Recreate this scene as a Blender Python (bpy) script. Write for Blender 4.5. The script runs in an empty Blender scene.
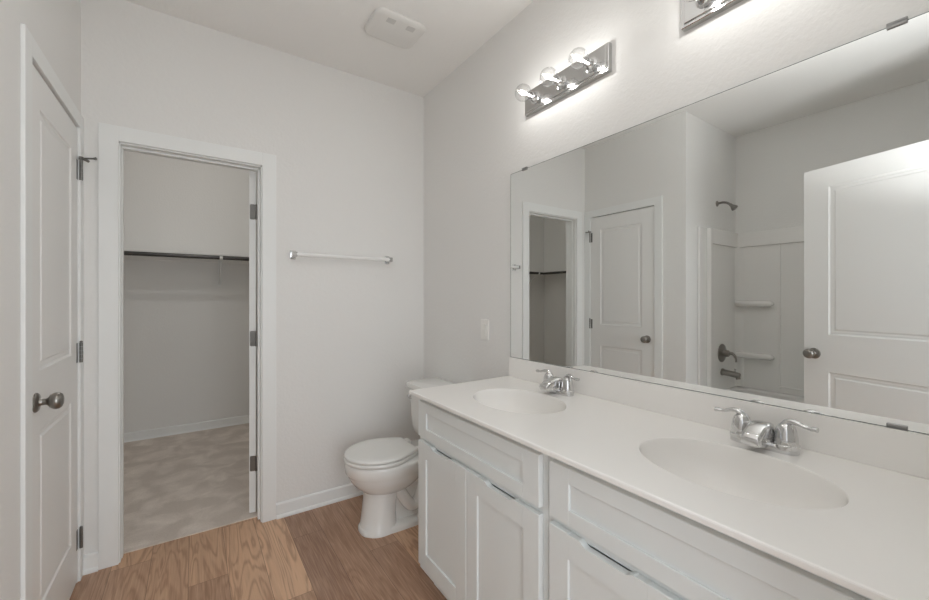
import bpy, bmesh, math, random
from mathutils import Vector, Matrix, Euler
random.seed(4)
SC = bpy.context.scene
COL = SC.collection
PI = math.pi
R = math.radians

# ------------------------------------------------------------------ key dimensions (metres)
CAM_H = 1.284
D = 1.368          # mirror wall plane x
B = 2.527          # back wall plane y
L = 0.436          # left wall plane x = -L
H = 2.735          # ceiling
YC = 1.567         # alcove end wall plane y
XA = -1.32         # alcove long wall plane x
YF = 0.04          # entry wall inner plane y
WT = 0.115         # wall thickness
BY = 4.60          # closet back wall y
CLX = -2.0         # closet left wall x
CRX = 0.85         # closet right wall x

# ------------------------------------------------------------------ camera
cam = bpy.data.cameras.new('camera')
cam_o = bpy.data.objects.new('camera', cam); COL.objects.link(cam_o)
cam.sensor_width = 36.0
cam.lens = 395.43 / 929 * 36.0
cam.shift_y = -(300 - 297.99) / 929
cam.clip_start = 0.02
cam_o.location = (0, 0, CAM_H)
cam_o.rotation_euler = (R(90), 0, R(-34.35))
SC.camera = cam_o

# ------------------------------------------------------------------ world, added fill lights, exposure
W = bpy.data.worlds.new('world'); SC.world = W
W.use_nodes = True
bg = W.node_tree.nodes['Background']
bg.inputs[0].default_value = (0.92, 0.95, 1.0, 1)
bg.inputs[1].default_value = 1.0

def area(name, loc, rot, sx, sy, power, col=(1, 1, 1)):
    l = bpy.data.lights.new(name, 'AREA'); l.shape = 'RECTANGLE'
    l.size = sx; l.size_y = sy; l.energy = power; l.color = col
    o = bpy.data.objects.new(name, l); COL.objects.link(o)
    o.location = loc; o.rotation_euler = rot
    return o
# unseen fill light added behind the entry doorway to even out the room
area('added_doorway_fill', (0.35, -1.6, 1.5), (R(90), 0, 0), 2.2, 2.2, 56, (0.91, 0.955, 1.0))
# unseen lamp added in the doorway, aimed up to brighten tub and countertop
fl = area('added_ceiling_fill', (0.50, -0.02, 1.40), (R(180 - 12), R(-12), 0), 0.2, 0.16, 12.5, (0.98, 0.99, 1.0))
fl.data.spread = R(100)

SC.view_settings.view_transform = 'Standard'
SC.view_settings.look = 'None'
SC.view_settings.gamma = 1.0
SC.view_settings.use_curve_mapping = False
SC.view_settings.exposure = 0.0
SC.cycles.max_bounces = 24
SC.cycles.diffuse_bounces = 14
SC.cycles.glossy_bounces = 8
SC.cycles.transparent_max_bounces = 16
SC.cycles.sample_clamp_indirect = 4.0

# ------------------------------------------------------------------ materials
def srgb(r, g, b):
    f = lambda c: (c / 255 / 12.92) if c / 255 <= .04045 else ((c / 255 + .055) / 1.055) ** 2.4
    return (f(r), f(g), f(b), 1)

def mat(name, col, rough=0.5, metal=0.0, spec=0.5, bump=None, coat=0.0):
    m = bpy.data.materials.new(name); m.use_nodes = True
    nt = m.node_tree; p = nt.nodes['Principled BSDF']
    p.inputs['Base Color'].default_value = col
    p.inputs['Roughness'].default_value = rough
    p.inputs['Metallic'].default_value = metal
    p.inputs['Specular IOR Level'].default_value = spec
    p.inputs['Coat Weight'].default_value = coat
    if bump:
        scale, strength, dist = bump
        g = nt.nodes.new('ShaderNodeNewGeometry')
        n = nt.nodes.new('ShaderNodeTexNoise'); n.inputs['Scale'].default_value = scale
        n.inputs['Detail'].default_value = 3
        b = nt.nodes.new('ShaderNodeBump'); b.inputs['Strength'].default_value = strength
        b.inputs['Distance'].default_value = dist
        nt.links.new(g.outputs['Position'], n.inputs['Vector'])
        nt.links.new(n.outputs['Fac'], b.inputs['Height'])
        nt.links.new(b.outputs['Normal'], p.inputs['Normal'])
    return m

M_WALL = mat('wall_paint', (0.80, 0.798, 0.785, 1), 0.85, spec=0.25, bump=(75, 0.35, 0.004))
M_CEIL = mat('ceiling_paint', (0.85, 0.845, 0.83, 1), 0.9, spec=0.2, bump=(60, 0.3, 0.004))
M_TRIM = mat('trim_paint', (0.835, 0.85, 0.845, 1), 0.42, spec=0.4)
M_DOOR = mat('door_paint', (0.83, 0.83, 0.82, 1), 0.45, spec=0.4)
M_CAB = mat('cabinet_paint', (0.755, 0.79, 0.79, 1), 0.4, spec=0.4)
M_CTOP = mat('cultured_marble', (0.90, 0.885, 0.86, 1), 0.22, spec=0.5)
M_CER = mat('vitreous_china', (0.82, 0.82, 0.80, 1), 0.12, spec=0.5, coat=0.3)
M_SEAT = mat('seat_plastic', (0.80, 0.80, 0.78, 1), 0.25)
M_CHROME = mat('chrome', (0.68, 0.68, 0.68, 1), 0.06, metal=1.0)
M_NICKEL = mat('satin_nickel', (0.30, 0.285, 0.265, 1), 0.28, metal=1.0)
M_HINGE = mat('hinge_steel', (0.24, 0.235, 0.225, 1), 0.4, metal=0.9)
M_PLATE = mat('backplate_chrome', (0.60, 0.60, 0.595, 1), 0.12, metal=1.0)
M_CLIP = mat('clip_metal', (0.34, 0.34, 0.335, 1), 0.3, metal=0.9)
M_DARKMETAL = mat('rod_metal', (0.09, 0.088, 0.085, 1), 0.35, metal=0.8)
M_MIRROR = mat('mirror_silver', (0.86, 0.875, 0.865, 1), 0.0, metal=1.0)
M_EDGE = mat('mirror_edge', (0.08, 0.10, 0.09, 1), 0.3)
M_PLAST = mat('white_plastic', (0.86, 0.855, 0.83, 1), 0.4)
M_TUB = mat('tub_acrylic', (0.84, 0.835, 0.82, 1), 0.18, spec=0.5)
M_DARK = mat('dark_slot', (0.05, 0.05, 0.05, 1), 0.9)
M_SLOT = mat('grille_slot', (0.62, 0.615, 0.60, 1), 0.9)
M_SHELF = mat('shelf_laminate', (0.84, 0.835, 0.82, 1), 0.5)
M_RUB = mat('rubber_tip', (0.7, 0.69, 0.66, 1), 0.6)

def glass_shell(name, tint, fac):
    m = bpy.data.materials.new(name); m.use_nodes = True
    nt = m.node_tree; nt.nodes.clear()
    o = nt.nodes.new('ShaderNodeOutputMaterial'); mx = nt.nodes.new('ShaderNodeMixShader')
    t = nt.nodes.new('ShaderNodeBsdfTransparent'); t.inputs[0].default_value = tint
    g = nt.nodes.new('ShaderNodeBsdfGlossy'); g.inputs['Roughness'].default_value = 0.03
    f = nt.nodes.new('ShaderNodeLayerWeight'); f.inputs[0].default_value = fac
    nt.links.new(f.outputs['Facing'], mx.inputs[0])
    nt.links.new(t.outputs[0], mx.inputs[1]); nt.links.new(g.outputs[0], mx.inputs[2])
    nt.links.new(mx.outputs[0], o.inputs[0])
    return m
M_BULB = glass_shell('bulb_glass', (0.97, 0.97, 0.97, 1), 0.28)
M_BAR = mat('acrylic_bar', (0.87, 0.875, 0.865, 1), 0.12, spec=0.7, coat=0.6)
M_FIL = bpy.data.materials.new('filament_glow'); M_FIL.use_nodes = True
_p = M_FIL.node_tree.nodes['Principled BSDF']
_p.inputs['Emission Color'].default_value = (1, 0.97, 0.92, 1); _p.inputs['Emission Strength'].default_value = 12

def wood_material():
    m = bpy.data.materials.new('wood_plank_floor'); m.use_nodes = True
    nt = m.node_tree; N = nt.nodes; K = nt.links; p = N['Principled BSDF']
    g = N.new('ShaderNodeNewGeometry'); sep = N.new('ShaderNodeSeparateXYZ'); K.new(g.outputs['Position'], sep.inputs[0])
    cmb = N.new('ShaderNodeCombineXYZ'); K.new(sep.outputs['Y'], cmb.inputs['X']); K.new(sep.outputs['X'], cmb.inputs['Y'])
    def mth(op, a, b=None):
        q = N.new('ShaderNodeMath'); q.operation = op
        for i_, v in enumerate((a, b)):
            if v is None: continue
            if isinstance(v, (int, float)): q.inputs[i_].default_value = v
            else: K.new(v, q.inputs[i_])
        return q.outputs[0]
    PW, PL = 0.152, 1.22
    rowf = mth('DIVIDE', mth('ADD', sep.outputs['X'], 0.022), PW)
    row = mth('FLOOR', rowf)
    offs = mth('FRACT', mth('ADD', mth('MULTIPLY', row, 0.635), 0.246))
    pf = mth('ADD', mth('DIVIDE', sep.outputs['Y'], PL), offs)
    pid = mth('FLOOR', pf)
    # tone of each plank
    rnd = mth('FRACT', mth('ADD', mth('ADD', mth('MULTIPLY', row, 0.031), mth('MULTIPLY', pid, 0.42)), mth('ADD', mth('MULTIPLY', mth('MULTIPLY', row, pid), 0.545), 0.872 + 4.0)))
    ex = mth('MULTIPLY', mth('PINGPONG', rowf, 0.5), PW)      # distance to the long seam
    ey = mth('MULTIPLY', mth('PINGPONG', pf, 0.5), PL)
    seam = mth('LESS_THAN', mth('MINIMUM', ex, ey), 0.0010)
    # per-plank offset of the grain
    off = N.new('ShaderNodeMath'); off.operation = 'MULTIPLY'; off.inputs[1].default_value = 37.0; K.new(rnd, off.inputs[0])
    c2 = N.new('ShaderNodeCombineXYZ'); K.new(off.outputs[0], c2.inputs['X']); K.new(off.outputs[0], c2.inputs['Y'])
    ad = N.new('ShaderNodeVectorMath'); ad.operation = 'ADD'; K.new(cmb.outputs[0], ad.inputs[0]); K.new(c2.outputs[0], ad.inputs[1])
    def noise(sx, sy, scale, detail, dist=0.0):
        mm = N.new('ShaderNodeMapping'); mm.inputs['Scale'].default_value = (sx, sy, 1); K.new(ad.outputs[0], mm.inputs[0])
        n = N.new('ShaderNodeTexNoise'); n.inputs['Scale'].default_value = scale; n.inputs['Detail'].default_value = detail
        n.inputs['Distortion'].default_value = dist; K.new(mm.outputs[0], n.inputs['Vector']); return n
    big = noise(0.75, 6.5, 1.5, 2.6, 0.7)
    mul = N.new('ShaderNodeMath'); mul.operation = 'MULTIPLY'; mul.inputs[1].default_value = 62; K.new(big.outputs['Fac'], mul.inputs[0])
    sn = N.new('ShaderNodeMath'); sn.operation = 'SINE'; K.new(mul.outputs[0], sn.inputs[0])
    mr = N.new('ShaderNodeMapRange'); mr.inputs[1].default_value = -1; mr.inputs[2].default_value = 1; K.new(sn.outputs[0], mr.inputs[0])
    fine = noise(4, 110, 1.6, 4)
    mid = noise(1.2, 14, 2.0, 3)
    def mix(a, b, f):
        x = N.new('ShaderNodeMix'); x.data_type = 'RGBA'; x.inputs[0].default_value = f if isinstance(f, float) else 0.5
        if not isinstance(f, float): K.new(f, x.inputs[0])
        for s, v in ((6, a), (7, b)):
            if isinstance(v, tuple): x.inputs[s].default_value = v
            else: K.new(v, x.inputs[s])
        return x.outputs[2]
    plank = mix(srgb(142, 111, 93), srgb(232, 192, 156), rnd)
    pk2 = mix(plank, srgb(166, 130, 108), mth('MULTIPLY', mid.outputs['Fac'], 0.7))
    pw = N.new('ShaderNodeMath'); pw.operation = 'POWER'; pw.inputs[1].default_value = 2.2; K.new(mr.outputs[0], pw.inputs[0])
    gf = N.new('ShaderNodeMath'); gf.operation = 'MULTIPLY'; gf.inputs[1].default_value = 0.5; K.new(pw.outputs[0], gf.inputs[0])
    col = mix(pk2, srgb(134, 98, 74), gf.outputs[0])
    fr = N.new('ShaderNodeMapRange'); fr.inputs[1].default_value = .45; fr.inputs[2].default_value = .75; fr.inputs[4].default_value = .4
    K.new(fine.outputs['Fac'], fr.inputs[0])
    col = mix(col, srgb(224, 190, 160), fr.outputs[0])
    col = mix(col, srgb(78, 54, 40), mth('MULTIPLY', seam, 0.7))
    K.new(col, p.inputs['Base Color'])
    p.inputs['Roughness'].default_value = 0.42
    bp_ = N.new('ShaderNodeBump'); bp_.inputs['Strength'].default_value = 0.12; bp_.inputs['Distance'].default_value = 0.001
    K.new(fine.outputs['Fac'], bp_.inputs['Height']); K.new(bp_.outputs['Normal'], p.inputs['Normal'])
    return m
M_WOOD = wood_material()

def carpet_material():
    m = bpy.data.materials.new('carpet_pile'); m.use_nodes = True
    nt = m.node_tree; N = nt.nodes; K = nt.links; p = N['Principled BSDF']
    g = N.new('ShaderNodeNewGeometry')
    def noise(scale, det, dist=0):
        n = N.new('ShaderNodeTexNoise'); n.inputs['Scale'].default_value = scale; n.inputs['Detail'].default_value = det
        n.inputs['Distortion'].default_value = dist; K.new(g.outputs['Position'], n.inputs['Vector']); return n
    a = noise(6.5, 5, 0.5); b = noise(230, 2)
    cr = N.new('ShaderNodeValToRGB'); K.new(a.outputs['Fac'], cr.inputs[0])
    cr.color_ramp.elements[0].position = .42; cr.color_ramp.elements[0].color = srgb(214, 204, 195)
    cr.color_ramp.elements[1].position = .70; cr.color_ramp.elements[1].color = srgb(240, 231, 223)
    x = N.new('ShaderNodeMix'); x.data_type = 'RGBA'; x.blend_type = 'MULTIPLY'; x.inputs[0].default_value = 0.7
    cr2 = N.new('ShaderNodeValToRGB'); K.new(b.outputs['Fac'], cr2.inputs[0])
    cr2.color_ramp.elements[0].position = .3; cr2.color_ramp.elements[0].color = (.84, .83, .82, 1)
    cr2.color_ramp.elements[1].position = .65; cr2.color_ramp.elements[1].color = (1, 1, 1, 1)
    K.new(cr.outputs[0], x.inputs[6]); K.new(cr2.outputs[0], x.inputs[7]); K.new(x.outputs[2], p.inputs['Base Color'])
    p.inputs['Roughness'].default_value = 1; p.inputs['Specular IOR Level'].default_value = .1
    bu = N.new('ShaderNodeBump'); bu.inputs['Strength'].default_value = .5; bu.inputs['Distance'].default_value = .006
    K.new(b.outputs['Fac'], bu.inputs['Height']); K.new(bu.outputs['Normal'], p.inputs['Normal'])
    return m
M_CARPET = carpet_material()

# ------------------------------------------------------------------ mesh helpers
def box(bm, x0, x1, y0, y1, z0, z1, bevel=0.0, segs=2):
    b = bmesh.new()
    vs = [b.verts.new((x, y, z)) for z in (z0, z1) for y in (y0, y1) for x in (x0, x1)]
    for f in ((0, 2, 3, 1), (4, 5, 7, 6), (0, 1, 5, 4), (2, 6, 7, 3), (0, 4, 6, 2), (1, 3, 7, 5)):
        b.faces.new([vs[i] for i in f])
    if bevel:
        bmesh.ops.bevel(b, geom=b.edges[:], offset=bevel, segments=segs, affect='EDGES', profile=0.6)
    merge(bm, b)

def merge(dst, src, M=None):
    mp = {}
    for v in src.verts:
        mp[v.index if False else v] = dst.verts.new(M @ v.co if M else v.co)
    for f in src.faces:
        try:
            nf = dst.faces.new([mp[v] for v in f.verts]); nf.smooth = f.smooth
        except ValueError:
            pass
    src.free()

def ring(bm, pts):
    return [bm.verts.new(p) for p in pts]

def bridge(bm, a, b, smooth=True, closed=True):
    n = len(a)
    for i in range(n if closed else n - 1):
        f = bm.faces.new((a[i], a[(i + 1) % n], b[(i + 1) % n], b[i])); f.smooth = smooth

def loft(bm, rings, cap0=True, cap1=True, smooth=True):
    rs = [ring(bm, r) for r in rings]
    for a, b in zip(rs, rs[1:]): bridge(bm, a, b, smooth)
    if cap0: bm.faces.new(list(reversed(rs[0])))
    if cap1: bm.faces.new(rs[-1])
    return rs

def lathe(bm, prof, n=24, M=None, cap=True):
    """prof: list of (r, z); revolved about z, then placed by M."""
    M = M or Matrix.Identity(4)
    rings = [[M @ Vector((max(r, 1e-5) * math.cos(2 * PI * i / n), max(r, 1e-5) * math.sin(2 * PI * i / n), z)) for i in range(n)] for r, z in prof]
    loft(bm, rings, cap, cap)

def tube(bm, pts, rad, n=12, sx=1.0):
    """tube through points; rad float or list; sx flattens across the binormal."""
    pts = [Vector(p) for p in pts]
    if not isinstance(rad, (list, tuple)): rad = [rad] * len(pts)
    rings = []
    t0 = (pts[1] - pts[0]).normalized()
    up = Vector((0, 0, 1)) if abs(t0.z) < .9 else Vector((1, 0, 0))
    u = t0.cross(up).normalized()
    for i, p in enumerate(pts):
        t = (pts[min(i + 1, len(pts) - 1)] - pts[max(i - 1, 0)]).normalized()
        u = (u - t * u.dot(t)).normalized(); v = t.cross(u)
        rings.append([p + (u * math.cos(a) + v * math.sin(a) * sx) * rad[i] for a in [2 * PI * k / n for k in range(n)]])
    loft(bm, rings)

def smooth_path(pts, n=6):
    """Catmull-Rom through points."""
    P = [Vector(p) for p in pts]; P = [P[0] * 2 - P[1]] + P + [P[-1] * 2 - P[-2]]
    out = []
    for i in range(1, len(P) - 2):
        for k in range(n):
            t = k / n
            a, b, c, d = P[i - 1], P[i], P[i + 1], P[i + 2]
            out.append(0.5 * ((2 * b) + (c - a) * t + (2 * a - 5 * b + 4 * c - d) * t * t + (3 * b - a - 3 * c + d) * t ** 3))
    out.append(P[-2]); return out

def prism(bm, poly, axis, a, b, smooth=False):
    """extrude a 2-D polygon along an axis between a and b. axis 'x': poly=(y,z); 'y': (x,z); 'z': (x,y)."""
    f = {'x': lambda p, t: (t, p[0], p[1]), 'y': lambda p, t: (p[0], t, p[1]), 'z': lambda p, t: (p[0], p[1], t)}[axis]
    loft(bm, [[f(p, a) for p in poly], [f(p, b) for p in poly]], smooth=smooth)

def rrect(x0, x1, y0, y1, r, n=5):
    out = []
    for cx, cy, a in ((x1 - r, y1 - r, 0), (x0 + r, y1 - r, 90), (x0 + r, y0 + r, 180), (x1 - r, y0 + r, 270)):
        for k in range(n + 1):
            t = R(a + 90 * k / n); out.append((cx + r * math.cos(t), cy + r * math.sin(t)))
    return out

def obj(name, bm, m, parent=None, smooth_angle=None):
    bmesh.ops.recalc_face_normals(bm, faces=bm.faces[:])
    me = bpy.data.meshes.new(name); bm.to_mesh(me); bm.free()
    me.materials.append(m)
    if smooth_angle:
        for p in me.polygons: p.use_smooth = True
        try: me.set_sharp_from_angle(angle=R(smooth_angle))
        except Exception: pass
    o = bpy.data.objects.new(name, me); COL.objects.link(o)
    if parent: o.parent = parent
    return o

def tag(o, label, cat=None, group=None, kind=None):
    o['label'] = label
    if cat: o['category'] = cat
    if group: o['group'] = group
    if kind: o['kind'] = kind
    return o

def thing(name, label, cat, loc=(0, 0, 0), rotz=0, group=None, kind=None):
    o = bpy.data.objects.new(name, None); COL.objects.link(o)
    o.location = loc; o.rotation_euler = (0, 0, rotz); o.empty_display_size = .1
    return tag(o, label, cat, group, kind)

def copy_thing(o, loc, label, rotz=None):
    c = o.copy(); COL.objects.link(c); c.location = loc; c['label'] = label
    if rotz is not None: c.rotation_euler = (0, 0, rotz)
    for ch in list(o.children):
        k = ch.copy(); COL.objects.link(k); k.parent = c
        for g in list(ch.children):
            q = g.copy(); COL.objects.link(q); q.parent = k
    return c

def struct(name, label, boxes, m, bevel=0.0, cat=None):
    bm = bmesh.new()
    for b in boxes: box(bm, *b, bevel=bevel)
    return tag(obj(name, bm, m), label, cat or name.split('_')[0], kind='structure')

# ------------------------------------------------------------------ shell
YW = B + 0.075     # where plank floor meets carpet
OX0, OX1 = -0.301, 0.320      # closet opening between casings
DY0, DY1 = 1.817, 2.462       # linen door opening along the left wall
EX0, EX1 = -0.118, 0.644      # entry opening
DH = 2.045
struct('floor', 'brown wood plank floor of the bathroom', [(XA - WT, D + WT, -2.2, YW, -0.06, 0)], M_WOOD)
struct('floor_closet', 'beige carpet covering the closet floor', [(CLX - WT, CRX + WT, YW, BY + WT, -0.06, 0.006)], M_CARPET, cat='carpet')
struct('ceiling', 'plain off-white ceiling over the whole bathroom and closet', [(CLX - WT, D + WT, YF - WT, BY + WT, H, H + 0.08)], M_CEIL)
struct('wall_right', 'greige wall behind the vanity, carrying mirror and light bars', [(D, D + WT, YF - WT, B, 0, H)], M_WALL)
struct('wall_back', 'greige wall behind the toilet with the closet doorway in it',
       [(CLX, OX0, B, B + WT, 0, H), (OX1, D + WT, B, B + WT, 0, H), (OX0, OX1, B, B + WT, DH + 0.01, H)], M_WALL)
struct('wall_left', 'greige wall at the far left around the closed linen door',
       [(-L - WT, -L, YC + WT, DY0, 0, H), (-L - WT, -L, DY1, B, 0, H), (-L - WT, -L, DY0, DY1, DH + 0.01, H)], M_WALL)
struct('wall_alcove_end', 'greige wall carrying the shower head, seen in the mirror', [(XA, -L, YC, YC + WT, 0, H)], M_WALL)
struct('wall_alcove_long', 'greige long wall above the bathtub, seen in the mirror', [(XA - WT, XA, YF - WT, B, 0, H)], M_WALL)
struct('wall_front', 'greige wall around the entry doorway behind the camera',
       [(XA, EX0 - 0.02, YF - WT, YF, 0, H), (EX1 + 0.02, D, YF - WT, YF, 0, H), (EX0 - 0.02, EX1 + 0.02, YF - WT, YF, DH + 0.02, H)], M_WALL)
struct('wall_closet_back', 'greige rear wall inside the closet', [(CLX - WT, CRX + WT, BY, BY + WT, 0, H)], M_WALL)
struct('wall_closet_left', 'greige left wall inside the closet, seen in the mirror', [(CLX - WT, CLX, B, BY, 0, H)], M_WALL)
struct('wall_closet_right', 'greige right wall inside the closet', [(CRX, CRX + WT, B + WT, BY, 0, H)], M_WALL)

# baseboards with a small shoe moulding
def baseboard(name, label, segs):
    bm = bmesh.new()
    for (ax, c, s, a, b) in segs:          # ax 'x' runs along x at y=c ; s = direction out of the wall
        prof = [(0, 0), (0.022, 0), (0.022, 0.008), (0.018, 0.016), (0.012, 0.019), (0.012, 0.078), (0.007, 0.085), (0, 0.085)]
        prof = [(c + s * p, z) for p, z in prof]
        prism(bm, prof, ax, a, b)
    return tag(obj(name, bm, M_TRIM), label, 'baseboard', kind='structure')
baseboard('baseboard_back', 'white baseboard on the back wall either side of the closet casing', [('x', B, -1, 0.394, D), ('x', B, -1, -L, -0.374)])
baseboard('baseboard_left', 'short white baseboard between linen door casing and tub corner', [('y', -L, 1, YC, 1.750)])
baseboard('baseboard_right', 'white baseboard on the mirror wall behind the toilet', [('y', D, -1, 1.60, B - 0.022)])
baseboard('baseboard_closet', 'white baseboard along the closet rear wall', [('x', BY, -1, CLX, CRX), ('y', CLX, 1, B + WT, BY - 0.022), ('y', CRX, -1, B + WT, BY - 0.022)])

# door casings + jambs
def casing(name, label, axis, c, s, a0, a1, top, w, w0=None, depth=WT, stop=None, sides=(0.011, 0.011), head=0.006, T=0.015):
    """flat casing with eased inner bead around an opening; axis = direction the opening runs; c = wall face; s = out of wall."""
    w0 = w if w0 is None else w0
    bm = bmesh.new()
    def bx(p0, p1, q0, q1, z0, z1, bev=0.0):
        q0, q1 = sorted((q0, q1))
        if axis == 'x': box(bm, p0, p1, q0, q1, z0, z1, bev)
        else: box(bm, q0, q1, p0, p1, z0, z1, bev)
    bx(a0 - w0, a0, c, c + s * T, 0, top + w, 0.0025)
    bx(a1, a1 + w, c, c + s * T, 0, top + w, 0.0025)
    bx(a0 - 0.001, a1 + 0.001, c, c + s * T, top, top + w, 0.0025)
    # jamb
    J = 0.018
    i = c; o = c - s * depth
    bx(a0 - 0.014, a0 + 0.005, i + s * 0.001, o, 0, top)
    bx(a1 - 0.005, a1 + 0.014, i + s * 0.001, o, 0, top)
    bx(a0, a1, i + s * 0.001, o, top - head, top + 0.012)
    if stop is not None:
        q0, q1 = c - s * stop, c - s * (stop + 0.035)
        bx(a0 + 0.005, a0 + 0.005 + sides[0], q0, q1, 0, top - 0.006, 0.002)
        bx(a1 - 0.005 - sides[1], a1 - 0.005, q0, q1, 0, top - 0.006, 0.002)
        bx(a0 + 0.005, a1 - 0.005, q0, q1, top - 0.017, top - 0.006, 0.002)
    return tag(obj(name, bm, M_TRIM), label, 'door casing', kind='structure')
casing('trim_1', 'white casing and jamb around the open closet doorway', 'x', B, -1, OX0, OX1, 2.04, 0.073, stop=0.036, sides=(0.004, 0.011))
casing('trim_2', 'white casing around the closed linen door at far left', 'y', -L, 1, DY0, DY1, 2.055, B - DY1 - 0.001, 0.066, head=-0.004, T=0.011)
casing('trim_3', 'white casing around the entry doorway behind the camera', 'x', YF, 1, EX0, EX1, DH, 0.06, 0.06)

# ------------------------------------------------------------------ doors
def panel_door(name, label, w, h, panels, loc, rotz, hinge_side=-1, t=0.035, kind='structure', mat_=None):
    """slab: hinge edge at local x=0, width +x, thickness y -t..0, faces at y=0 and y=-t with moulded panels."""
    root = thing(name, label, 'door', loc, rotz, kind=kind)
    bm = bmesh.new()
    xs0, xs1 = panels[0][0], panels[0][1]
    for face_y, n in ((0.0, 1), (-t, -1)):
        def rect(x0, x1, z0, z1, dy=0):
            return [bm.verts.new((x, face_y - n * dy, z)) for x, z in ((x0, z0), (x1, z0), (x1, z1), (x0, z1))]
        def quad(x0, x1, z0, z1): bm.faces.new(rect(x0, x1, z0, z1))
        quad(0, xs0, 0, h); quad(xs1, w, 0, h)
        zz = [0]
        for p in panels: zz += [p[2], p[3]]
        zz.append(h)
        for k in range(0, len(zz), 2): quad(xs0, xs1, zz[k], zz[k + 1])
        for (x0, x1, z0, z1) in panels:
            prev = rect(x0, x1, z0, z1)
            for ins, dy in ((0.004, 0.0045), (0.010, 0.0065), (0.016, 0.0055), (0.026, 0.0065), (0.034, 0.0025)):
                cur = rect(x0 + ins, x1 - ins, z0 + ins, z1 - ins, dy)
                bridge(bm, prev, cur, False); prev = cur
            bm.faces.new(prev)
    # edges
    for a, b in (((0, 0), (w, 0)), ((w, 0), (w, h)), ((w, h), (0, h)), ((0, h), (0, 0))):
        bm.faces.new([bm.verts.new(p) for p in ((a[0], 0, a[1]), (b[0], 0, b[1]), (b[0], -t, b[1]), (a[0], -t, a[1]))])
    bmesh.ops.remove_doubles(bm, verts=bm.verts[:], dist=1e-5)
    obj('slab', bm, mat_ or M_DOOR, root)
    return root

def knob(parent, x, z, y, s, label=None):
    """round door knob: rosette, neck and ball, pointing along s*y from face y."""
    bm = bmesh.new()
    M = Matrix.Translation((x, y, z)) @ Matrix.Rotation(R(-90 * s), 4, 'X')
    lathe(bm, [(0.0, 0), (0.032, 0), (0.032, 0.004), (0.028, 0.008), (0.014, 0.010), (0.011, 0.014), (0.0105, 0.026), (0.014, 0.031),
               (0.022, 0.036), (0.027, 0.044), (0.0285, 0.051), (0.027, 0.058), (0.022, 0.064), (0.013, 0.067), (0, 0.0675)], 28, M)
    o = obj('knob', bm, M_NICKEL, parent, 40)
    if label: o['label'] = label
    return o

def hinge(parent, x, y, z, leafdir=None):
    bm = bmesh.new()
    for k in range(5):
        z0 = z - 0.045 + k * 0.018
        lathe(bm, [(0, z0 + .0006), (0.0062, z0 + .0006), (0.0062, z0 + .0174), (0, z0 + .0174)], 14, Matrix.Translation((x, y, 0)))
    lathe(bm, [(0, z + .045), (0.0045, z + .045), (0.006, z + .049), (0.004, z + .053), (0, z + .054)], 12, Matrix.Translation((x, y, 0)))
    if leafdir:
        x0, x1, y0, y1 = leafdir
        box(bm, x0, x1, y0, y1, z - .0445, z + .0445, 0.0008, 1)
    return obj('hinge', bm, M_HINGE, parent, 35)

# door 1: closed linen door in the left wall (hinges at the far side, knob near)
wd = DY1 - DY0 - 0.012
d1 = panel_door('door_1', 'closed white two-panel linen door at the far left with dark knob', wd, 2.035,
                [(0.108, wd - 0.108, 0.21, 0.825), (0.108, wd - 0.108, 1.025, 1.915)], (-L + 0.001, DY1 - 0.006, 0.012), R(-90))
# local x -> world -y ; local y -> world +x
knob(d1, wd - 0.06, 0.925, 0.0, 1)
for z in (0.185, 1.025, 1.85): hinge(d1, -0.004, 0.012, z, (0.0, 0.018, -0.001, 0.0018))
bm = bmesh.new()   # hinge pin door stop on the top hinge
tube(bm, [(-0.004, 0.012, 1.898), (-0.004, 0.012, 1.912)], 0.009)
tube(bm, [(-0.024, 0.03, 1.905), (0.016, -0.002 + 0.02, 1.905)], 0.0035)
tube(bm, [(-0.004, 0.012, 1.905), (0.02, 0.055, 1.905), (0.026, 0.066, 1.905)], [0.004, 0.004, 0.007])
tube(bm, [(-0.004, 0.012, 1.905), (-0.04, 0.03, 1.905)], [0.004, 0.006])
obj('door_stop', bm, M_HINGE, d1, 40)

# door 2: closet door, swung open into the closet, seen edge-on
d2 = panel_door('door_2', 'open closet door seen edge-on inside the doorway', 0.60, 2.02,
                [(0.108, 0.492, 0.21, 0.825), (0.108, 0.492, 1.025, 1.90)], (0.268, B + WT + 0.004, 0.014), R(75), mat_=M_TRIM)
# local x -> (cos82, sin82); thickness local y -t..0 -> towards +x
for z in (0.29, 1.03, 1.78):
    bm = bmesh.new()
    pts = rrect(-0.033, -0.004, z - 0.045, z + 0.045, 0.007)
    prism(bm, [(p[0], p[1]) for p in pts], 'x', -0.0022, 0.0004)
    lathe(bm, [(0, z - .045), (0.006, z - .045), (0.006, z + .045), (0, z + .045)], 14, Matrix.Translation((-0.004, -0.038, 0)))
    for dz in (-.03, -.01, .012, .032):
        lathe(bm, [(0, 0), (0.0035, 0), (0.0025, 0.0012), (0, 0.0012)], 10,
              Matrix.Translation((-0.0022, -0.013 if dz in (-.03, .012) else -0.023, z + dz)) @ Matrix.Rotation(R(-90), 4, 'Y'))
    obj('hinge', bm, M_HINGE, d2, 35)
knob(d2, 0.54, 0.93, 0.0, 1); knob(d2, 0.54, 0.93, -0.035, -1)

# door 3: entry door, swung open, seen in the mirror
tipv = Vector((-0.335, 0.818)); dirv = Vector((0.285, -0.958)).normalized()
we = 0.762
hx, hy = tipv + dirv * we
ang = math.atan2(-dirv.y, -dirv.x)       # local x from hinge to tip
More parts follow.
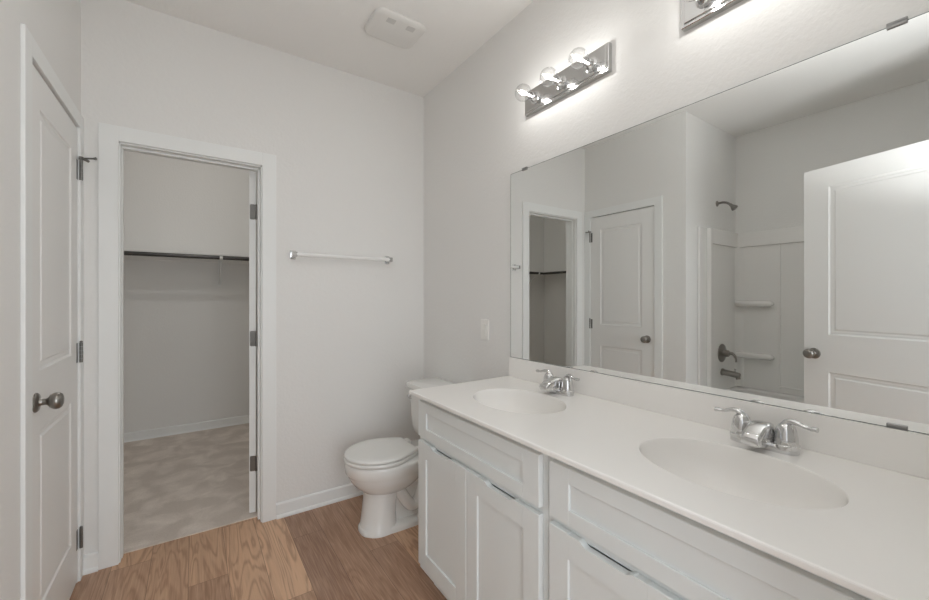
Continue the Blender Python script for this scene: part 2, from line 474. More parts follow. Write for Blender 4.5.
# the face towards the mirror is world side +x-ish: local -y => put the slab on the far side
d3 = panel_door('door_3', 'open white two-panel entry door reflected at the right of the mirror', we, 2.03,
                [(0.125, we - 0.125, 0.21, 0.845), (0.125, we - 0.125, 1.06, 1.915)], (hx, hy, 0.012), ang, mat_=M_DOOR)
d3.location = (hx - 0.0 + math.sin(ang) * -0.035 * 1, hy + math.cos(ang) * 0.035 * 1, 0.012)
knob(d3, we - 0.055, 0.945, -0.035, -1); knob(d3, we - 0.055, 0.945, 0.0, 1)
for z in (0.2, 1.03, 1.85): hinge(d3, -0.005, -0.041, z)

# ------------------------------------------------------------------ vanity cabinets
VX = 0.800     # door faces
CT = 0.879; TH = 0.0135     # counter top surface
def shaker(bm, y0, y1, z0, z1, x, t=0.019, rail=0.066, notch=None, vr=None):
    """shaker front in plane x (faces -x); optional finger notch centred in the top edge."""
    rec = 0.0065
    st = rail; rail = vr or rail
    bev = 0.0015
    box(bm, x, x + t, y0, y0 + st, z0, z1, bev, 1)
    box(bm, x, x + t, y1 - st, y1, z0, z1, bev, 1)
    box(bm, x, x + t, y0 + st - .001, y1 - st + .001, z0, z0 + rail, bev, 1)
    if notch:
        yc = (y0 + y1) / 2; hw = notch / 2; dp = 0.011
        top = [(y0 + st - .001, z1 - bev)]
        top.append((yc - hw, z1 - bev))
        for k in range(1, 8):
            t_ = k / 8; top.append((yc - hw + 0.03 * t_, z1 - dp * (0.5 - 0.5 * math.cos(PI * t_))))
        for k in range(0, 8):
            t_ = k / 8; top.append((yc + hw - 0.03 + 0.03 * t_, z1 - dp * (0.5 + 0.5 * math.cos(PI * t_))))
        top += [(yc + hw, z1 - bev), (y1 - st + .001, z1 - bev)]
        poly = [(y0 + st - .001, z1 - rail)] + top + [(y1 - st + .001, z1 - rail)]
        prism(bm, poly, 'x', x, x + t)
    else:
        box(bm, x, x + t, y0 + st - .001, y1 - st + .001, z1 - rail, z1, bev, 1)
    box(bm, x + rec, x + t - .002, y0 + st - .002, y1 - st + .002, z0 + rail - .002, z1 - rail + .002)

def vanity_cabinet(label, y0, y1):
    root = thing('vanity_cabinet', label, 'cabinet', ((VX + D) / 2, (y0 + y1) / 2, 0), group=None)
    ox, oy = (VX + D) / 2, (y0 + y1) / 2
    def put(name, bm, m=M_CAB, par=root, lab=None):
        bmesh.ops.translate(bm, verts=bm.verts[:], vec=(-ox, -oy, 0))
        o = obj(name, bm, m, par)
        if lab: o['label'] = lab
        return o
    fx = VX + 0.019
    bm = bmesh.new()
    box(bm, fx + 0.019, D - 0.001, y0, y0 + 0.016, 0.105, CT - TH)       # side panels
    box(bm, fx + 0.019, D - 0.001, y1 - 0.016, y1, 0.105, CT - TH)
    box(bm, fx + 0.075, D - 0.001, y0, y0 + 0.016, 0, 0.106)
    box(bm, fx + 0.075, D - 0.001, y1 - 0.016, y1, 0, 0.106)
    box(bm, fx + 0.019, D - 0.001, y0 + .016, y1 - .016, 0.105, 0.118)
    put('body', bm)
    bm = bmesh.new()
    w = 0.038
    box(bm, fx, fx + .019, y0, y0 + w, 0.105, CT - TH, .001, 1)
    box(bm, fx, fx + .019, y1 - w, y1, 0.105, CT - TH, .001, 1)
    box(bm, fx, fx + .019, y0 + w - .001, y1 - w + .001, 0.105, 0.145)
    box(bm, fx, fx + .019, y0 + w - .001, y1 - w + .001, 0.665, 0.705)
    box(bm, fx, fx + .019, y0 + w - .001, y1 - w + .001, CT - .05, CT - TH)
    put('face_frame', bm)
    bm = bmesh.new()
    box(bm, fx + 0.070, fx + .082, y0, y1, 0, 0.106)
    put('toe_kick', bm)
    g = 0.019
    bm = bmesh.new(); shaker(bm, y0 + g, y1 - g, 0.692, 0.842, VX, rail=0.068, vr=0.042)
    put('drawer_front', bm)
    ym = (y0 + y1) / 2
    for a, b in ((y0 + g, ym - .0015), (ym + .0015, y1 - g)):
        bm = bmesh.new(); shaker(bm, a, b, 0.142, 0.672, VX, notch=0.16)
        put('door', bm)
    return root
vanity_cabinet('white shaker vanity cabinet standing beside the toilet', 0.7815, 1.5435)
vanity_cabinet('white shaker vanity cabinet nearest the camera, under the right sink', 0.0410, 0.7805)

# ------------------------------------------------------------------ countertop with two integral bowls
SY = (1.180, 0.428); SXC = 1.062; SA, SB = 0.157, 0.211
ct = thing('vanity_countertop', 'long white countertop with two oval bowls on the vanity cabinets', 'countertop', (1.07, 0.8, CT - TH))
cx0, cx1, cy0, cy1 = 0.777, D - 0.001, 0.041, 1.570
def ctlocal(bm): bmesh.ops.translate(bm, verts=bm.verts[:], vec=(-1.07, -0.8, -(CT - TH)))
bm = bmesh.new()
NS = 72
e = 0.004
def top_cell(y0, y1, sy):
    el = []; rc = []
    for k in range(NS):
        a = 2 * PI * k / NS
        px, py = SXC + SA * math.cos(a), sy + SB * math.sin(a)
        dx, dy = math.cos(a) * SA, math.sin(a) * SB
        ts = []
        if dx > 1e-9: ts.append((cx1 - SXC) / dx)
        if dx < -1e-9: ts.append((cx0 + e - SXC) / dx)
        if dy > 1e-9: ts.append((y1 - sy) / dy)
        if dy < -1e-9: ts.append((y0 - sy) / dy)
        t = min(ts); el.append((px, py)); rc.append((SXC + dx * t, sy + dy * t))
    # snap nearest boundary samples to the corners
    for c in ((cx0 + e, y0), (cx0 + e, y1), (cx1, y0), (cx1, y1)):
        i = min(range(NS), key=lambda k: (rc[k][0] - c[0]) ** 2 + (rc[k][1] - c[1]) ** 2); rc[i] = c
    a = ring(bm, [(x, y, CT) for x, y in rc]); b = ring(bm, [(x, y, CT) for x, y in el])
    bridge(bm, a, b, False)
ysplit = 0.798
top_cell(cy0 + e, ysplit, SY[1]); top_cell(ysplit, cy1 - e, SY[0])
# eased edges, underside
outer = [((cx0 + e, cy0 + e), (cx1, cy0 + e), (cx1, cy1 - e), (cx0 + e, cy1 - e), CT),
         ((cx0 + .001, cy0 + .001), (cx1, cy0 + .001), (cx1, cy1 - .001), (cx0 + .001, cy1 - .001), CT - .0015),
         ((cx0, cy0), (cx1, cy0), (cx1, cy1), (cx0, cy1), CT - e),
         ((cx0, cy0), (cx1, cy0), (cx1, cy1), (cx0, cy1), CT - TH)]
rs = [ring(bm, [(p[0], p[1], o[4]) for p in o[:4]]) for o in outer]
for a, b in zip(rs, rs[1:]): bridge(bm, a, b, False)
# underside strips (open below the bowls)
for (x0, x1, y0, y1) in ((cx0, 0.88, cy0, cy1), (1.25, cx1, cy0, cy1)):
    bm.faces.new([bm.verts.new(p) for p in ((x0, y0, CT - TH), (x1, y0, CT - TH), (x1, y1, CT - TH), (x0, y1, CT - TH))])
ctlocal(bm)
me = obj('slab', bm, M_CTOP, ct)
for i, sy in enumerate(SY):
    bm = bmesh.new()
    prof = [(1.0, 0), (0.994, -.001), (0.988, -.004), (0.985, -.012), (0.981, -.026), (0.970, -.044), (0.94, -.064), (0.87, -.085),
            (0.76, -.105), (0.62, -.121), (0.45, -.131), (0.28, -.136), (0.14, -.138)]
    rs = [ring(bm, [(SXC + (1 - s) * 0.03 + SA * s * math.cos(2 * PI * k / NS), sy + SB * s * math.sin(2 * PI * k / NS), CT + z) for k in range(NS)]) for s, z in prof]
    for a, b in zip(rs, rs[1:]): bridge(bm, a, b, True)
    bm.faces.new(rs[-1])
    ctlocal(bm)
    bo = obj('bowl', bm, M_CTOP, ct)
    bm = bmesh.new()
    lathe(bm, [(0, 0), (0.024, 0), (0.026, 0.002), (0.022, 0.004), (0.018, 0.003), (0.016, 0.006), (0.0, 0.008)], 24, Matrix.Translation((SXC + 0.027, sy, CT - .1375)))
    ctlocal(bm)
    o = obj('drain_stopper', bm, M_CHROME, bo, 40)
bm = bmesh.new()
box(bm, D - 0.018, D - 0.001, cy0, 1.568, CT, 0.977, 0.002)
ctlocal(bm)
obj('backsplash', bm, M_CTOP, ct)

# ------------------------------------------------------------------ faucets
def faucet(label, y):
    root = thing('faucet', label, 'faucet', (1.285, y, CT), group='two-handle chrome faucets on the vanity')
    # base plate
    bm = bmesh.new()
    rings = []
    for s, z in ((1.0, 0), (1.0, .010), (.97, .016), (.90, .0195), (.8, .021)):
        rings.append([(0.027 * s * (1 if True else 1) * math.copysign(abs(math.cos(a)) ** .7, math.cos(a)) * (1 + .12 * abs(math.cos(a)) * 0),
                       (0.078 * (1 - (1 - s) * .35)) * math.copysign(abs(math.sin(a)) ** .55, math.sin(a)), z) for a in [2 * PI * k / 48 for k in range(48)]])
    loft(bm, rings); obj('base_plate', bm, M_CHROME, root, 50)
    # handles: bell body + curved lever
    for s in (-1, 1):
        bm = bmesh.new()
        lathe(bm, [(0, .012), (0.029, .012), (0.029, .022), (0.0265, .0235), (0.0262, .028), (0.025, .040), (0.0235, .052), (0.022, .060), (0.0185, .069), (0.012, .076), (0, .0795)],
              28, Matrix.Translation((0, s * 0.051, 0)))
        h = obj('handle', bm, M_CHROME, root, 45)
        bm = bmesh.new()
        path = smooth_path([(0.003, s * 0.043, .066), (-.001, s * 0.056, .081), (-.004, s * 0.074, .083), (-.007, s * 0.095, .077), (-.009, s * 0.117, .0765)], 6)
        n = len(path)
        tube(bm, path, [0.0135 - 0.0068 * min(1, 1.5 * k / n) + (0.002 if k > n * .8 else 0) for k in range(n)], 14, 0.7)
        obj('lever', bm, M_CHROME, h, 60)
    # broad low spout sweeping forward over the bowl
    bm = bmesh.new()
    secs = [(0.022, .012, .018, .046), (0.016, .010, .024, .060), (0.004, .008, .0265, .068), (-.014, .008, .027, .0705), (-.036, .008, .0265, .068),
            (-.056, .010, .025, .061), (-.074, .014, .0235, .052), (-.086, .018, .022, .044), (-.090, .022, .020, .039)]
    rings = []
    for x, zb, hw, zt in secs:
        rr = []
        for k in range(24):
            a = 2 * PI * k / 24; c, s_ = math.cos(a), math.sin(a)
            rr.append((x, hw * math.copysign(abs(c) ** .45, c), (zb + zt) / 2 + (zt - zb) / 2 * math.copysign(abs(s_) ** .55, s_)))
        rings.append(rr)
    loft(bm, rings)
    lathe(bm, [(0, .018), (0.0105, .018), (0.0105, .030), (0, .030)], 18, Matrix.Translation((-.076, 0, 0)))
    obj('spout', bm, M_CHROME, root, 50)
    return root
faucet('chrome two-handle faucet behind the far left bowl', 1.172)
faucet('chrome two-handle faucet behind the near right bowl', 0.432)

# ------------------------------------------------------------------ mirror and clips
MY0, MY1, MZ0, MZ1 = 0.062, 1.562, 0.979, 1.925
bm = bmesh.new(); box(bm, D - 0.009, D - 0.003, MY0, MY1, MZ0, MZ1)
mir = tag(obj('wall_mirror', bm, M_MIRROR), 'wide frameless mirror above the vanity backsplash', 'mirror')
bm = bmesh.new()
tk = 0.0015
for b in ((D - .0092, D - .0015, MY0 - tk, MY0, MZ0 - tk, MZ1 + tk), (D - .0092, D - .0015, MY1, MY1 + tk, MZ0 - tk, MZ1 + tk),
          (D - .0092, D - .0015, MY0, MY1, MZ0 - tk, MZ0), (D - .0092, D - .0015, MY0, MY1, MZ1, MZ1 + tk)): box(bm, *b)
o = obj('polished_edge', bm, M_EDGE, mir)
def clip(label, y, z, s):
    bm = bmesh.new()
    box(bm, -0.0135, 0.0, -0.017, 0.017, -0.004, 0.004, 0.001, 1)
    box(bm, -0.0135, -0.0100, -0.017, 0.017, -0.010 if s > 0 else 0.0, 0.0 if s > 0 else 0.010, 0.001, 1)
    o = obj('mirror_clip', bm, M_CLIP); o.location = (D, y, z)
    tag(o, label, 'mirror clip', 'clips holding the mirror')
clip('small metal clip on the mirror top edge near its left corner', 1.457, MZ1 + .005, 1)
clip('small metal clip on the mirror top edge below the near light bar', 0.193, MZ1 + .005, 1)
clip('small metal clip on the mirror bottom edge right of the near faucet', 0.193, MZ0 - .004 + .0035, -1)

# ------------------------------------------------------------------ vanity light bars
BULB_W = 0.78
def light_bar(label, yc):
    root = thing('vanity_light', label, 'light fixture', (D, yc, 2.238), group='three-bulb chrome vanity light bars')
    bm = bmesh.new()
    hy, hz = 0.239, 0.056
    # bevelled chrome box: base, return, raised mirror face with a step
    rings = []
    for x, a in ((0, 0), (-.020, 0), (-.022, .002), (-.022, .010), (-.026, .012), (-.027, .013)):
        rings.append([(x, sy * (hy - a), sz * (hz - a)) for sy, sz in ((-1, -1), (1, -1), (1, 1), (-1, 1))])
    loft(bm, rings, smooth=False)
    obj('backplate', bm, M_PLATE, root)
    for k in (-1, 0, 1):
        y = k * 0.160
        M = Matrix.Translation((-.026, y, 0)) @ Matrix.Rotation(R(-90), 4, 'Y')
        bm = bmesh.new()
        lathe(bm, [(0, 0), (0.030, 0), (0.030, .003), (0.022, .006), (0.0195, .010), (0.0195, .028), (0.0175, .030), (0.0165, .026), (0, .026)], 28, M)
        obj('socket', bm, M_CHROME, root, 35)
        bm = bmesh.new()
        prof = [(0.013, .026), (0.0135, .038), (0.0165, .046)]
        rad = 0.038; zc = .046 + .034
        for j in range(0, 19):
            a = R(-64 + j * (154 / 18)); prof.append((max(rad * math.cos(a), 1e-4), zc + rad * math.sin(a)))
        lathe(bm, prof, 32, M, cap=False)
        bl = obj('bulb', bm, M_BULB, root, 60); bl['label'] = 'clear round globe bulb'
        bm = bmesh.new()
        lathe(bm, [(0, .030), (.0045, .032), (.004, .052), (.002, .056), (0, .057)], 12, M)
        for q in range(5):
            a0 = 2 * PI * q / 5; a1 = 2 * PI * (q + 1) / 5
            p = lambda a, r, z: M @ Vector((r * math.cos(a), r * math.sin(a), z))
            tube(bm, [p(a0, .006, .060), p(a0 + .3, .009, .094)], 0.0013, 6)
        obj('filament', bm, M_FIL, bl)
        pl = bpy.data.lights.new('bulb_light', 'POINT'); pl.energy = BULB_W; pl.shadow_soft_size = 0.012
        pl.color = (1, 0.98, 0.945)
        lo = bpy.data.objects.new('bulb_light', pl); COL.objects.link(lo); lo.parent = root
        lo.location = M @ Vector((0, 0, .078))
    return root
light_bar('chrome three-bulb light bar nearer the toilet, whole in view', 1.204)
light_bar('chrome three-bulb light bar cut by the top of the photo', 0.445)

# ------------------------------------------------------------------ exhaust fan cover
fan = thing('exhaust_fan', 'white rounded exhaust fan cover on the ceiling', 'exhaust fan', (0.89, 1.965, H))
bm = bmesh.new()
rings = []
for z, ins in ((0, 0.004), (-.006, 0), (-.014, 0.002), (-.020, .010), (-.024, .024)):
    r = 0.05
    rings.append([(x, y, z) for x, y in rrect(-.142 + ins, .142 - ins, -.118 + ins, .118 - ins, r - ins * .6, 8)])
loft(bm, rings); obj('cover', bm, mat('fan_plastic', (0.76, 0.755, 0.735, 1), 0.5), fan, 50)
for sx in (-.075, .035):
    bm = bmesh.new()
    outl = rrect(sx, sx + .045, -.088, -.052, .004, 3)
    prism(bm, outl, 'z', -.0246, -.0235)
    obj('vent_slot', bm, M_SLOT, fan)

# ------------------------------------------------------------------ switch
sw = thing('light_switch', 'white rocker light switch on the mirror wall left of the mirror', 'light switch', (D, 1.791, 1.105))
bm = bmesh.new(); box(bm, -.0075, 0, -.036, .036, -.058, .058, .0025); obj('plate', bm, M_PLAST, sw)
bm = bmesh.new(); prism(bm, [(-.007, -.033), (-.0095, -.033), (-.0085, 0), (-.0125, .033), (-.007, .033)], 'y', -.0165, .0165); obj('rocker', bm, M_PLAST, sw)
for z in (-.048, .048):
    bm = bmesh.new(); lathe(bm, [(0, 0), (.003, 0), (.002, .0012), (0, .0012)], 10, Matrix.Translation((-.0075, 0, z)) @ Matrix.Rotation(R(-90), 4, 'Y'))
    obj('screw', bm, M_PLAST, sw)

# ------------------------------------------------------------------ towel bar
tb = thing('towel_bar', 'pale towel bar with two square chrome posts on the back wall', 'towel bar', (0.785, B, 1.541))
for s in (-1, 1):
    bm = bmesh.new()
    box(bm, s * .300 - .016, s * .300 + .016, -.008, 0, -.026, .026, .002)
    box(bm, s * .300 - .011, s * .300 + .011, -.055, -.006, -.016, .016, .003)
    box(bm, s * .300 - .014, s * .300 + .014, -.068, -.046, -.014, .014, .003)
    obj('post', bm, M_PLATE, tb)
bm = bmesh.new(); tube(bm, [(-.295, -.056, 0), (.295, -.056, 0)], 0.0125, 16)
obj('bar', bm, M_BAR, tb, 40)

# ------------------------------------------------------------------ toilet (local: forward = +X, origin at the wall on the floor)
TY = 2.106
wc = thing('toilet', 'white two-piece toilet with closed lid between vanity and back wall', 'toilet', (D, TY, 0), PI)
def egg(cx, hw, xf, xb, z, n=48, pf=2.0, pb=2.4):
    """egg outline: widest at cx; front reach xf, back reach xb."""
    out = []
    for k in range(n):
        a = 2 * PI * k / n; c, s = math.cos(a), math.sin(a)
        p = pf if c > 0 else pb
        rx = (xf - cx) if c > 0 else (cx - xb)
        out.append((cx + rx * math.copysign(abs(c) ** (2 / p), c), hw * math.copysign(abs(s) ** (2 / p), s), z))
    return out
bm = bmesh.new()
# bowl
loft(bm, [egg(.47, .060, .560, .36, .19), egg(.47, .090, .585, .34, .215), egg(.47, .122, .615, .31, .24), egg(.47, .148, .648, .28, .27), egg(.47, .164, .670, .25, .300),
          egg(.47, .173, .682, .235, .325), egg(.47, .176, .688, .225, .338), egg(.47, .180, .695, .22, .345), egg(.47, .182, .698, .215, .385), egg(.47, .181, .697, .215, .398), egg(.47, .176, .692, .22, .404)])
# pedestal column
loft(bm, [egg(.52, .106, .622, .42, .0, pb=3), egg(.52, .106, .622, .42, .020, pb=3), egg(.515, .101, .614, .425, .030, pb=3), egg(.51, .099, .606, .43, .10, pb=3), egg(.505, .097, .598, .425, .17, pb=3), egg(.50, .099, .594, .41, .215, pb=3), egg(.49, .105, .60, .39, .245, pb=3)])
# rear body and deck under the tank
loft(bm, [egg(.28, .058, .48, .10, .0, pf=4, pb=4), egg(.28, .052, .48, .10, .12, pf=4, pb=4), egg(.26, .056, .46, .09, .24, pf=4, pb=4), egg(.22, .095, .42, .06, .33, pf=4, pb=4),
          egg(.21, .120, .40, .035, .375, pf=4, pb=4), egg(.21, .123, .40, .03, .398, pf=4, pb=4), egg(.21, .118, .395, .035, .403, pf=4, pb=4)])
# base flange
loft(bm, [egg(.34, .110, .622, .085, 0, pf=3.0, pb=4), egg(.34, .110, .622, .085, .020, pf=3.0, pb=4), egg(.34, .103, .614, .09, .030, pf=3.0, pb=4), egg(.34, .07, .59, .10, .038, pf=3.0, pb=4)])
# trapway bulging out of both flanks
for s_ in (-1, 1):
    path = smooth_path([(.45, s_ * .060, .25), (.41, s_ * .066, .20), (.37, s_ * .068, .135), (.335, s_ * .068, .105), (.30, s_ * .068, .125), (.27, s_ * .066, .19), (.24, s_ * .066, .26), (.205, s_ * .064, .29), (.17, s_ * .06, .25), (.16, s_ * .058, .15), (.155, s_ * .056, .03)], 5)
    tube(bm, path, 0.034, 14)
for v in bm.verts: v.co.z *= 0.97
obj('bowl', bm, M_CER, wc, 60)
for s_ in (-1, 1):
    bm = bmesh.new(); lathe(bm, [(0, .02), (.017, .02), (.017, .036), (.013, .045), (0, .049)], 18, Matrix.Translation((.30, s_ * .094, .002)))
    obj('bolt_cap', bm, M_SEAT, wc, 50)
# seat, lid
def seat_out(z, g=0.0):
    """elongated seat outline: round front, sides tapering to a straight rear edge."""
    pts = []; z -= .012
    xf, xw, hw, xr, hr = .702 + g, .50, .184 + g, .318 - g, .112 + g
    for k in range(-18, 19):
        a = R(k * 5); pts.append((xw + (xf - xw) * math.cos(a), hw * math.sin(a), z))
    side = []
    for k in range(1, 9):
        t = k / 9; side.append((xw + (xr + .012 - xw) * t, hw - (hw - hr) * t ** 1.6))
    cr = .012
    side += [(xr + .004, hr - .004), (xr, hr - cr)]
    for x, y in side: pts.append((x, y, z))
    for x, y in reversed(side): pts.append((x, -y, z))
    return pts
bm = bmesh.new(); loft(bm, [seat_out(.408, -.006), seat_out(.411, 0), seat_out(.421, .001), seat_out(.426, -.003), seat_out(.4275, -.01)]); obj('seat', bm, M_SEAT, wc, 60)
bm = bmesh.new(); loft(bm, [seat_out(.4315, -.006), seat_out(.4335, -.002), seat_out(.441, -.0015), seat_out(.446, -.006), seat_out(.4485, -.016), seat_out(.450, -.05)]); obj('lid', bm, M_SEAT, wc, 60)
for s_ in (-1, 1):
    bm = bmesh.new(); box(bm, .285, .325, s_ * .075 - .024, s_ * .075 + .024, .388, .426, .006, 3); obj('seat_hinge', bm, M_SEAT, wc)
# tank
def rr(x0, x1, hw, z, r=.04, n=6): return [(x, y, z) for x, y in rrect(x0, x1, -hw, hw, r, n)]
bm = bmesh.new()
loft(bm, [rr(.05, .175, .135, .388, .045), rr(.035, .195, .165, .412, .05), rr(.028, .212, .185, .435, .05), rr(.024, .222, .196, .48, .045), rr(.02, .228, .196, .56, .04), rr(.018, .232, .207, .70, .036), rr(.018, .232, .207, .711, .036)])
obj('tank', bm, M_CER, wc, 50)
bm = bmesh.new()
loft(bm, [rr(.016, .236, .212, .709, .036), rr(.012, .244, .220, .712, .038), rr(.010, .250, .225, .719, .038), rr(.010, .250, .225, .738, .038), rr(.014, .245, .220, .7465, .036), rr(.03, .225, .20, .749, .03)])
obj('tank_lid', bm, M_CER, wc, 50)
bm = bmesh.new()
lathe(bm, [(0, 0), (.013, 0), (.013, .006), (.008, .009), (.006, .02), (0, .021)], 18, Matrix.Translation((.2315, -.168, .665)) @ Matrix.Rotation(R(90), 4, 'Y'))
tube(bm, smooth_path([(.248, -.172, .665), (.254, -.15, .664), (.256, -.115, .660)], 5), [.006] * 6 + [.0075] * 5, 10, .6)
obj('flush_lever', bm, M_CHROME, wc, 50)

# ------------------------------------------------------------------ bathtub and surround (seen in the mirror)
TX1 = -0.562      # tub apron
ta, tbk = YF + .006, YC - .004
tub = thing('bathtub', 'white alcove bathtub seen in the mirror', 'bathtub', ((XA + TX1) / 2, 0.8, 0))
tox, toy = (XA + TX1) / 2, 0.8
bm = bmesh.new()
def tring(x0, x1, y0, y1, z, r): return [(x - tox, y - toy, z) for x, y in rrect(x0, x1, y0, y1, r, 8)]
x0, x1, y0, y1 = XA + .004, TX1, ta, tbk
loft(bm, [tring(x0, x1, y0, y1, 0, .006), tring(x0, x1, y0, y1, .47, .006), tring(x0 + .004, x1 - .006, y0 + .004, y1 - .004, .49, .01), tring(x0 + .01, x1 - .02, y0 + .01, y1 - .01, .496, .015),
          tring(x0 + .075, x1 - .085, y0 + .08, y1 - .075, .496, .09), tring(x0 + .085, x1 - .095, y0 + .09, y1 - .083, .488, .10), tring(x0 + .10, x1 - .11, y0 + .14, y1 - .09, .36, .11),
          tring(x0 + .12, x1 - .13, y0 + .22, y1 - .11, .16, .12), tring(x0 + .16, x1 - .17, y0 + .28, y1 - .15, .11, .12)], cap0=True)
obj('basin', bm, M_TUB, tub, 40)
sur = thing('tub_surround', 'white moulded tub surround with corner shelves seen in the mirror', 'tub surround', (XA, YC, 0.496))
def sl(bm): bmesh.ops.translate(bm, verts=bm.verts[:], vec=(-XA, -YC, -0.496))
ST = 1.857
bm = bmesh.new()
box(bm, XA + .001, XA + .022, ta, tbk, .497, ST - .12, .003)
box(bm, XA + .001, XA + .040, ta, tbk, ST - .125, ST, .006, 3)
for y in (1.235, 0.40): box(bm, XA + .018, XA + .028, y - .008, y + .008, .53, ST - .125, .004, 2)
box(bm, XA + .020, XA + .032, 0.40, 1.235, .54, .556, .004, 2)
sl(bm); obj('long_panel', bm, M_TUB, sur)
for yy, s in ((YC, -1), (YF, 1)):
    bm = bmesh.new()
    def yb(a, b): return tuple(sorted((yy + s * a, yy + s * b)))
    box(bm, XA + .02, -.77, *yb(.002, .020), .497, ST - .12, .003)
    box(bm, XA + .02, -.77, *yb(.002, .034), ST - .125, ST - .001, .006, 3)
    box(bm, -.80, -.755, *yb(.002, .040), .497, ST, .010, 3)
    box(bm, -.77, -.622, *yb(.002, .012), .497, ST, .003)
    box(bm, -.634, -.618, *yb(.002, .020), .497, ST, .003)
    sl(bm); obj('end_panel', bm, M_TUB, sur)
    # rounded inside corner
    bm = bmesh.new()
    cx_, cy_ = XA + .020, yy + s * .018
    arc = [(cx_ + .07 - .07 * math.cos(R(t)), cy_ + s * (.07 - .07 * math.sin(R(t)))) for t in range(0, 91, 10)]
    poly = arc + [(cx_, cy_)] if False else [(cx_, cy_ + s * .07)] + [(cx_ + .07 - .07 * math.cos(R(t)), cy_ + s * (.07 - .07 * math.sin(R(t)))) for t in range(0, 91, 10)] + [(cx_, cy_)]
    prism(bm, poly, 'z', .5, ST - .01); sl(bm); obj('corner_panel', bm, M_TUB, sur, 30)
for z in (1.235, .785):
    bm = bmesh.new()
    pts = smooth_path([(XA + .055, YC - .03, z), (XA + .060, YC - .10, z), (XA + .060, YC - .24, z), (XA + .040, YC - .30, z)], 6)
    tube(bm, pts, [.032] * (len(pts) - 3) + [.026, .018, .008], 16, .85)
    box(bm, XA + .012, XA + .062, YC - .27, YC - .02, z - .016, z + .012, .008, 3)
    sl(bm); obj('soap_shelf', bm, M_TUB, sur, 50)
XS = -1.0
sh = thing('shower_fixture', 'small dark metal shower head on a bent arm seen in the mirror', 'shower head', (-.958, YC, 2.087))
bm = bmesh.new(); lathe(bm, [(0, 0), (.025, 0), (.023, .005), (.012, .010), (0, .010)], 24, Matrix.Rotation(R(90), 4, 'X')); obj('flange', bm, M_NICKEL, sh, 40)
bm = bmesh.new(); pa = smooth_path([(0, -.005, 0), (0, -.045, .002), (0, -.078, -.008), (0, -.105, -.030)], 6); tube(bm, pa, .0095, 14); obj('arm', bm, M_NICKEL, sh, 60)
bm = bmesh.new()
lathe(bm, [(0, 0), (.012, 0), (.012, .012), (.014, .018), (.023, .037), (.026, .046), (.026, .051), (.023, .053), (0, .052)], 28,
      Matrix.Translation((0, -.101, -.026)) @ Matrix.Rotation(R(180 - 42), 4, 'X'))
obj('head', bm, M_NICKEL, sh, 40)
vl = thing('shower_valve', 'round shower valve with lever handle below the shower head', 'shower valve', (-1.0, YC - .02, .815))
bm = bmesh.new(); lathe(bm, [(0, 0), (.078, 0), (.076, .006), (.060, .012), (.030, .016), (.028, .05), (.022, .056), (0, .057)], 32, Matrix.Rotation(R(90), 4, 'X')); obj('escutcheon', bm, M_NICKEL, vl, 40)
bm = bmesh.new(); tube(bm, smooth_path([(0, -.055, .006), (.0, -.085, .0), (-.0, -.105, -.03), (0, -.108, -.065)], 6), [.016] * 6 + [.012] * 6 + [.009] * 7, 14, .8); obj('handle', bm, M_NICKEL, vl, 60)
sp = thing('tub_spout', 'chrome tub spout above the bathtub seen in the mirror', 'tub spout', (-1.0, YC - .02, .655))
bm = bmesh.new()
lathe(bm, [(0, 0), (.030, 0), (.030, .012), (.025, .016), (.024, .06), (.024, .12), (.021, .135), (.0, .137)], 24, Matrix.Rotation(R(96), 4, 'X'))
tube(bm, [(0, -.118, -.02), (0, -.124, -.045)], .017, 14)
obj('body', bm, M_NICKEL, sp, 40)
bm = bmesh.new(); lathe(bm, [(0, .01), (.004, .01), (.004, .03), (.008, .032), (.008, .038), (0, .04)], 12, Matrix.Translation((0, -.10, .0))); obj('diverter_knob', bm, M_CHROME, sp, 40)

# ------------------------------------------------------------------ closet shelf, rods, brackets
SZ = 1.698
bm = bmesh.new(); box(bm, CLX + .001, CRX - .001, BY - .305, BY - .001, SZ - .022, SZ, .001, 1)
s1 = tag(obj('closet_shelf', bm, M_SHELF), 'white shelf along the closet rear wall', 'shelf', 'closet shelves')
bm = bmesh.new(); box(bm, -.02, .0, 0, 0, 0, 0); bm.free()
bm = bmesh.new(); box(bm, CLX + .001, CRX - .001, BY - .020, BY - .001, SZ - .07, SZ - .022, .001, 1); obj('cleat', bm, M_SHELF, s1)
bm = bmesh.new(); box(bm, CLX + .001, CLX + .305, B + WT + .02, BY - .306, SZ - .022, SZ, .001, 1)
s2 = tag(obj('closet_shelf', bm, M_SHELF), 'white shelf along the closet left wall, seen in the mirror', 'shelf', 'closet shelves')
bm = bmesh.new(); box(bm, CLX + .001, CLX + .020, B + WT + .02, BY - .306, SZ - .07, SZ - .022, .001, 1); obj('cleat', bm, M_SHELF, s2)
bm = bmesh.new(); tube(bm, [(CLX + .36, BY - .325, SZ - .043), (CRX - .001, BY - .325, SZ - .043)], .0175, 18)
tag(obj('closet_rod', bm, M_DARKMETAL, None, 40), 'dark metal hanging rod under the rear closet shelf', 'closet rod', 'closet rods')
bm = bmesh.new(); tube(bm, [(CLX + .325, B + WT + .02, SZ - .043), (CLX + .325, BY - .306, SZ - .043)], .0175, 18)
tag(obj('closet_rod', bm, M_DARKMETAL, None, 40), 'dark metal hanging rod under the left closet shelf, seen in the mirror', 'closet rod', 'closet rods')
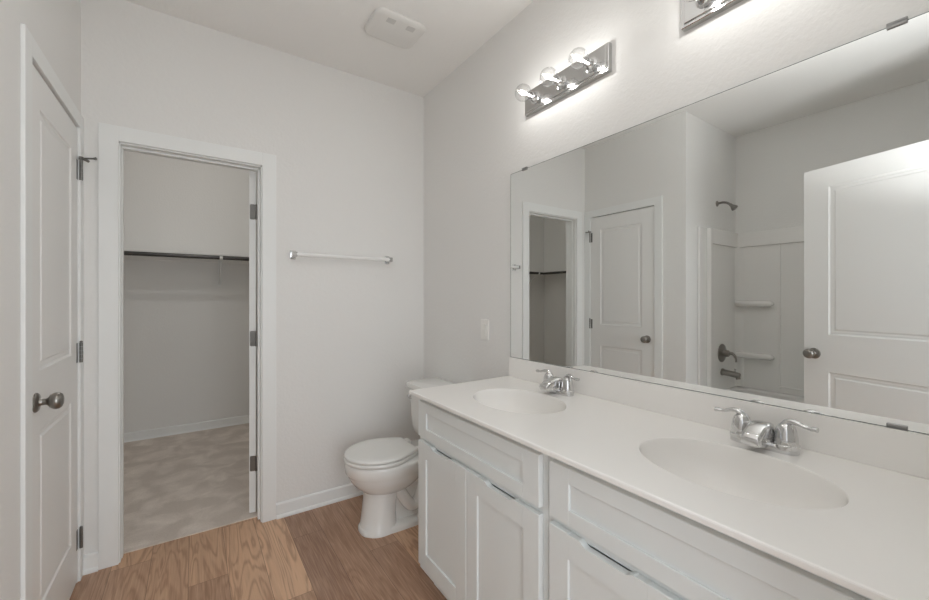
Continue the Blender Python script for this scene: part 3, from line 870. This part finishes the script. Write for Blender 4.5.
def bracket(label, loc, rz):
    bm = bmesh.new()
    w = .012
    box(bm, -w, w, -.022, -.001, -.30, -.0225, .001, 1)                      # wall leg (y=0 is the wall, shelf extends to -y)
    box(bm, -w, w, -.284, -.001, -.025, -.0225, .0005, 1)
    pts = [(0, -.015, -.28), (0, -.16, -.14), (0, -.27, -.075)]
    tube(bm, pts, .008, 8)
    ro, ri = .0225, .018
    arc = [(-.304 + ro * math.cos(R(a)), -.0425 + ro * math.sin(R(a))) for a in range(150, 361, 15)] + \
          [(-.304 + ri * math.cos(R(a)), -.0425 + ri * math.sin(R(a))) for a in range(360, 149, -15)]
    prism(bm, arc, 'x', -w, w)
    box(bm, -w, w, -.286, -.2815, -.052, -.022, .0005, 1)
    o = obj('shelf_bracket', bm, M_TRIM); o.location = loc; o.rotation_euler = (0, 0, rz)
    tag(o, label, 'shelf bracket', 'brackets under the closet shelves')
bracket('white bracket under the rear closet shelf near the open closet door', (0.205, BY - .021, SZ), 0)
bracket('white bracket under the rear closet shelf near its left end, seen in the mirror', (-1.55, BY - .021, SZ), 0)

# closet ceiling lamp
cl = thing('closet_lamp', 'flush dome lamp on the closet ceiling', 'ceiling lamp', (0.0, 3.45, H))
bm = bmesh.new(); lathe(bm, [(0, 0), (.15, 0), (.15, -.018), (.145, -.022), (0, -.022)], 36); obj('rim', bm, M_PLAST, cl, 40)
bm = bmesh.new(); lathe(bm, [(.138, -.022), (.13, -.05), (.10, -.078), (.05, -.092), (0.0, -.095)], 36, cap=False)
M_DOME = bpy.data.materials.new('lit_dome'); M_DOME.use_nodes = True
_p = M_DOME.node_tree.nodes['Principled BSDF']; _p.inputs['Emission Color'].default_value = (1, .97, .93, 1); _p.inputs['Emission Strength'].default_value = 2.0
obj('dome', bm, M_DOME, cl, 60)
pl = bpy.data.lights.new('closet_light', 'POINT'); pl.energy = 7.2; pl.shadow_soft_size = .02; pl.color = (1, .97, .93)
lo = bpy.data.objects.new('closet_light', pl); COL.objects.link(lo); lo.parent = cl; lo.location = (0, 0, -.16)
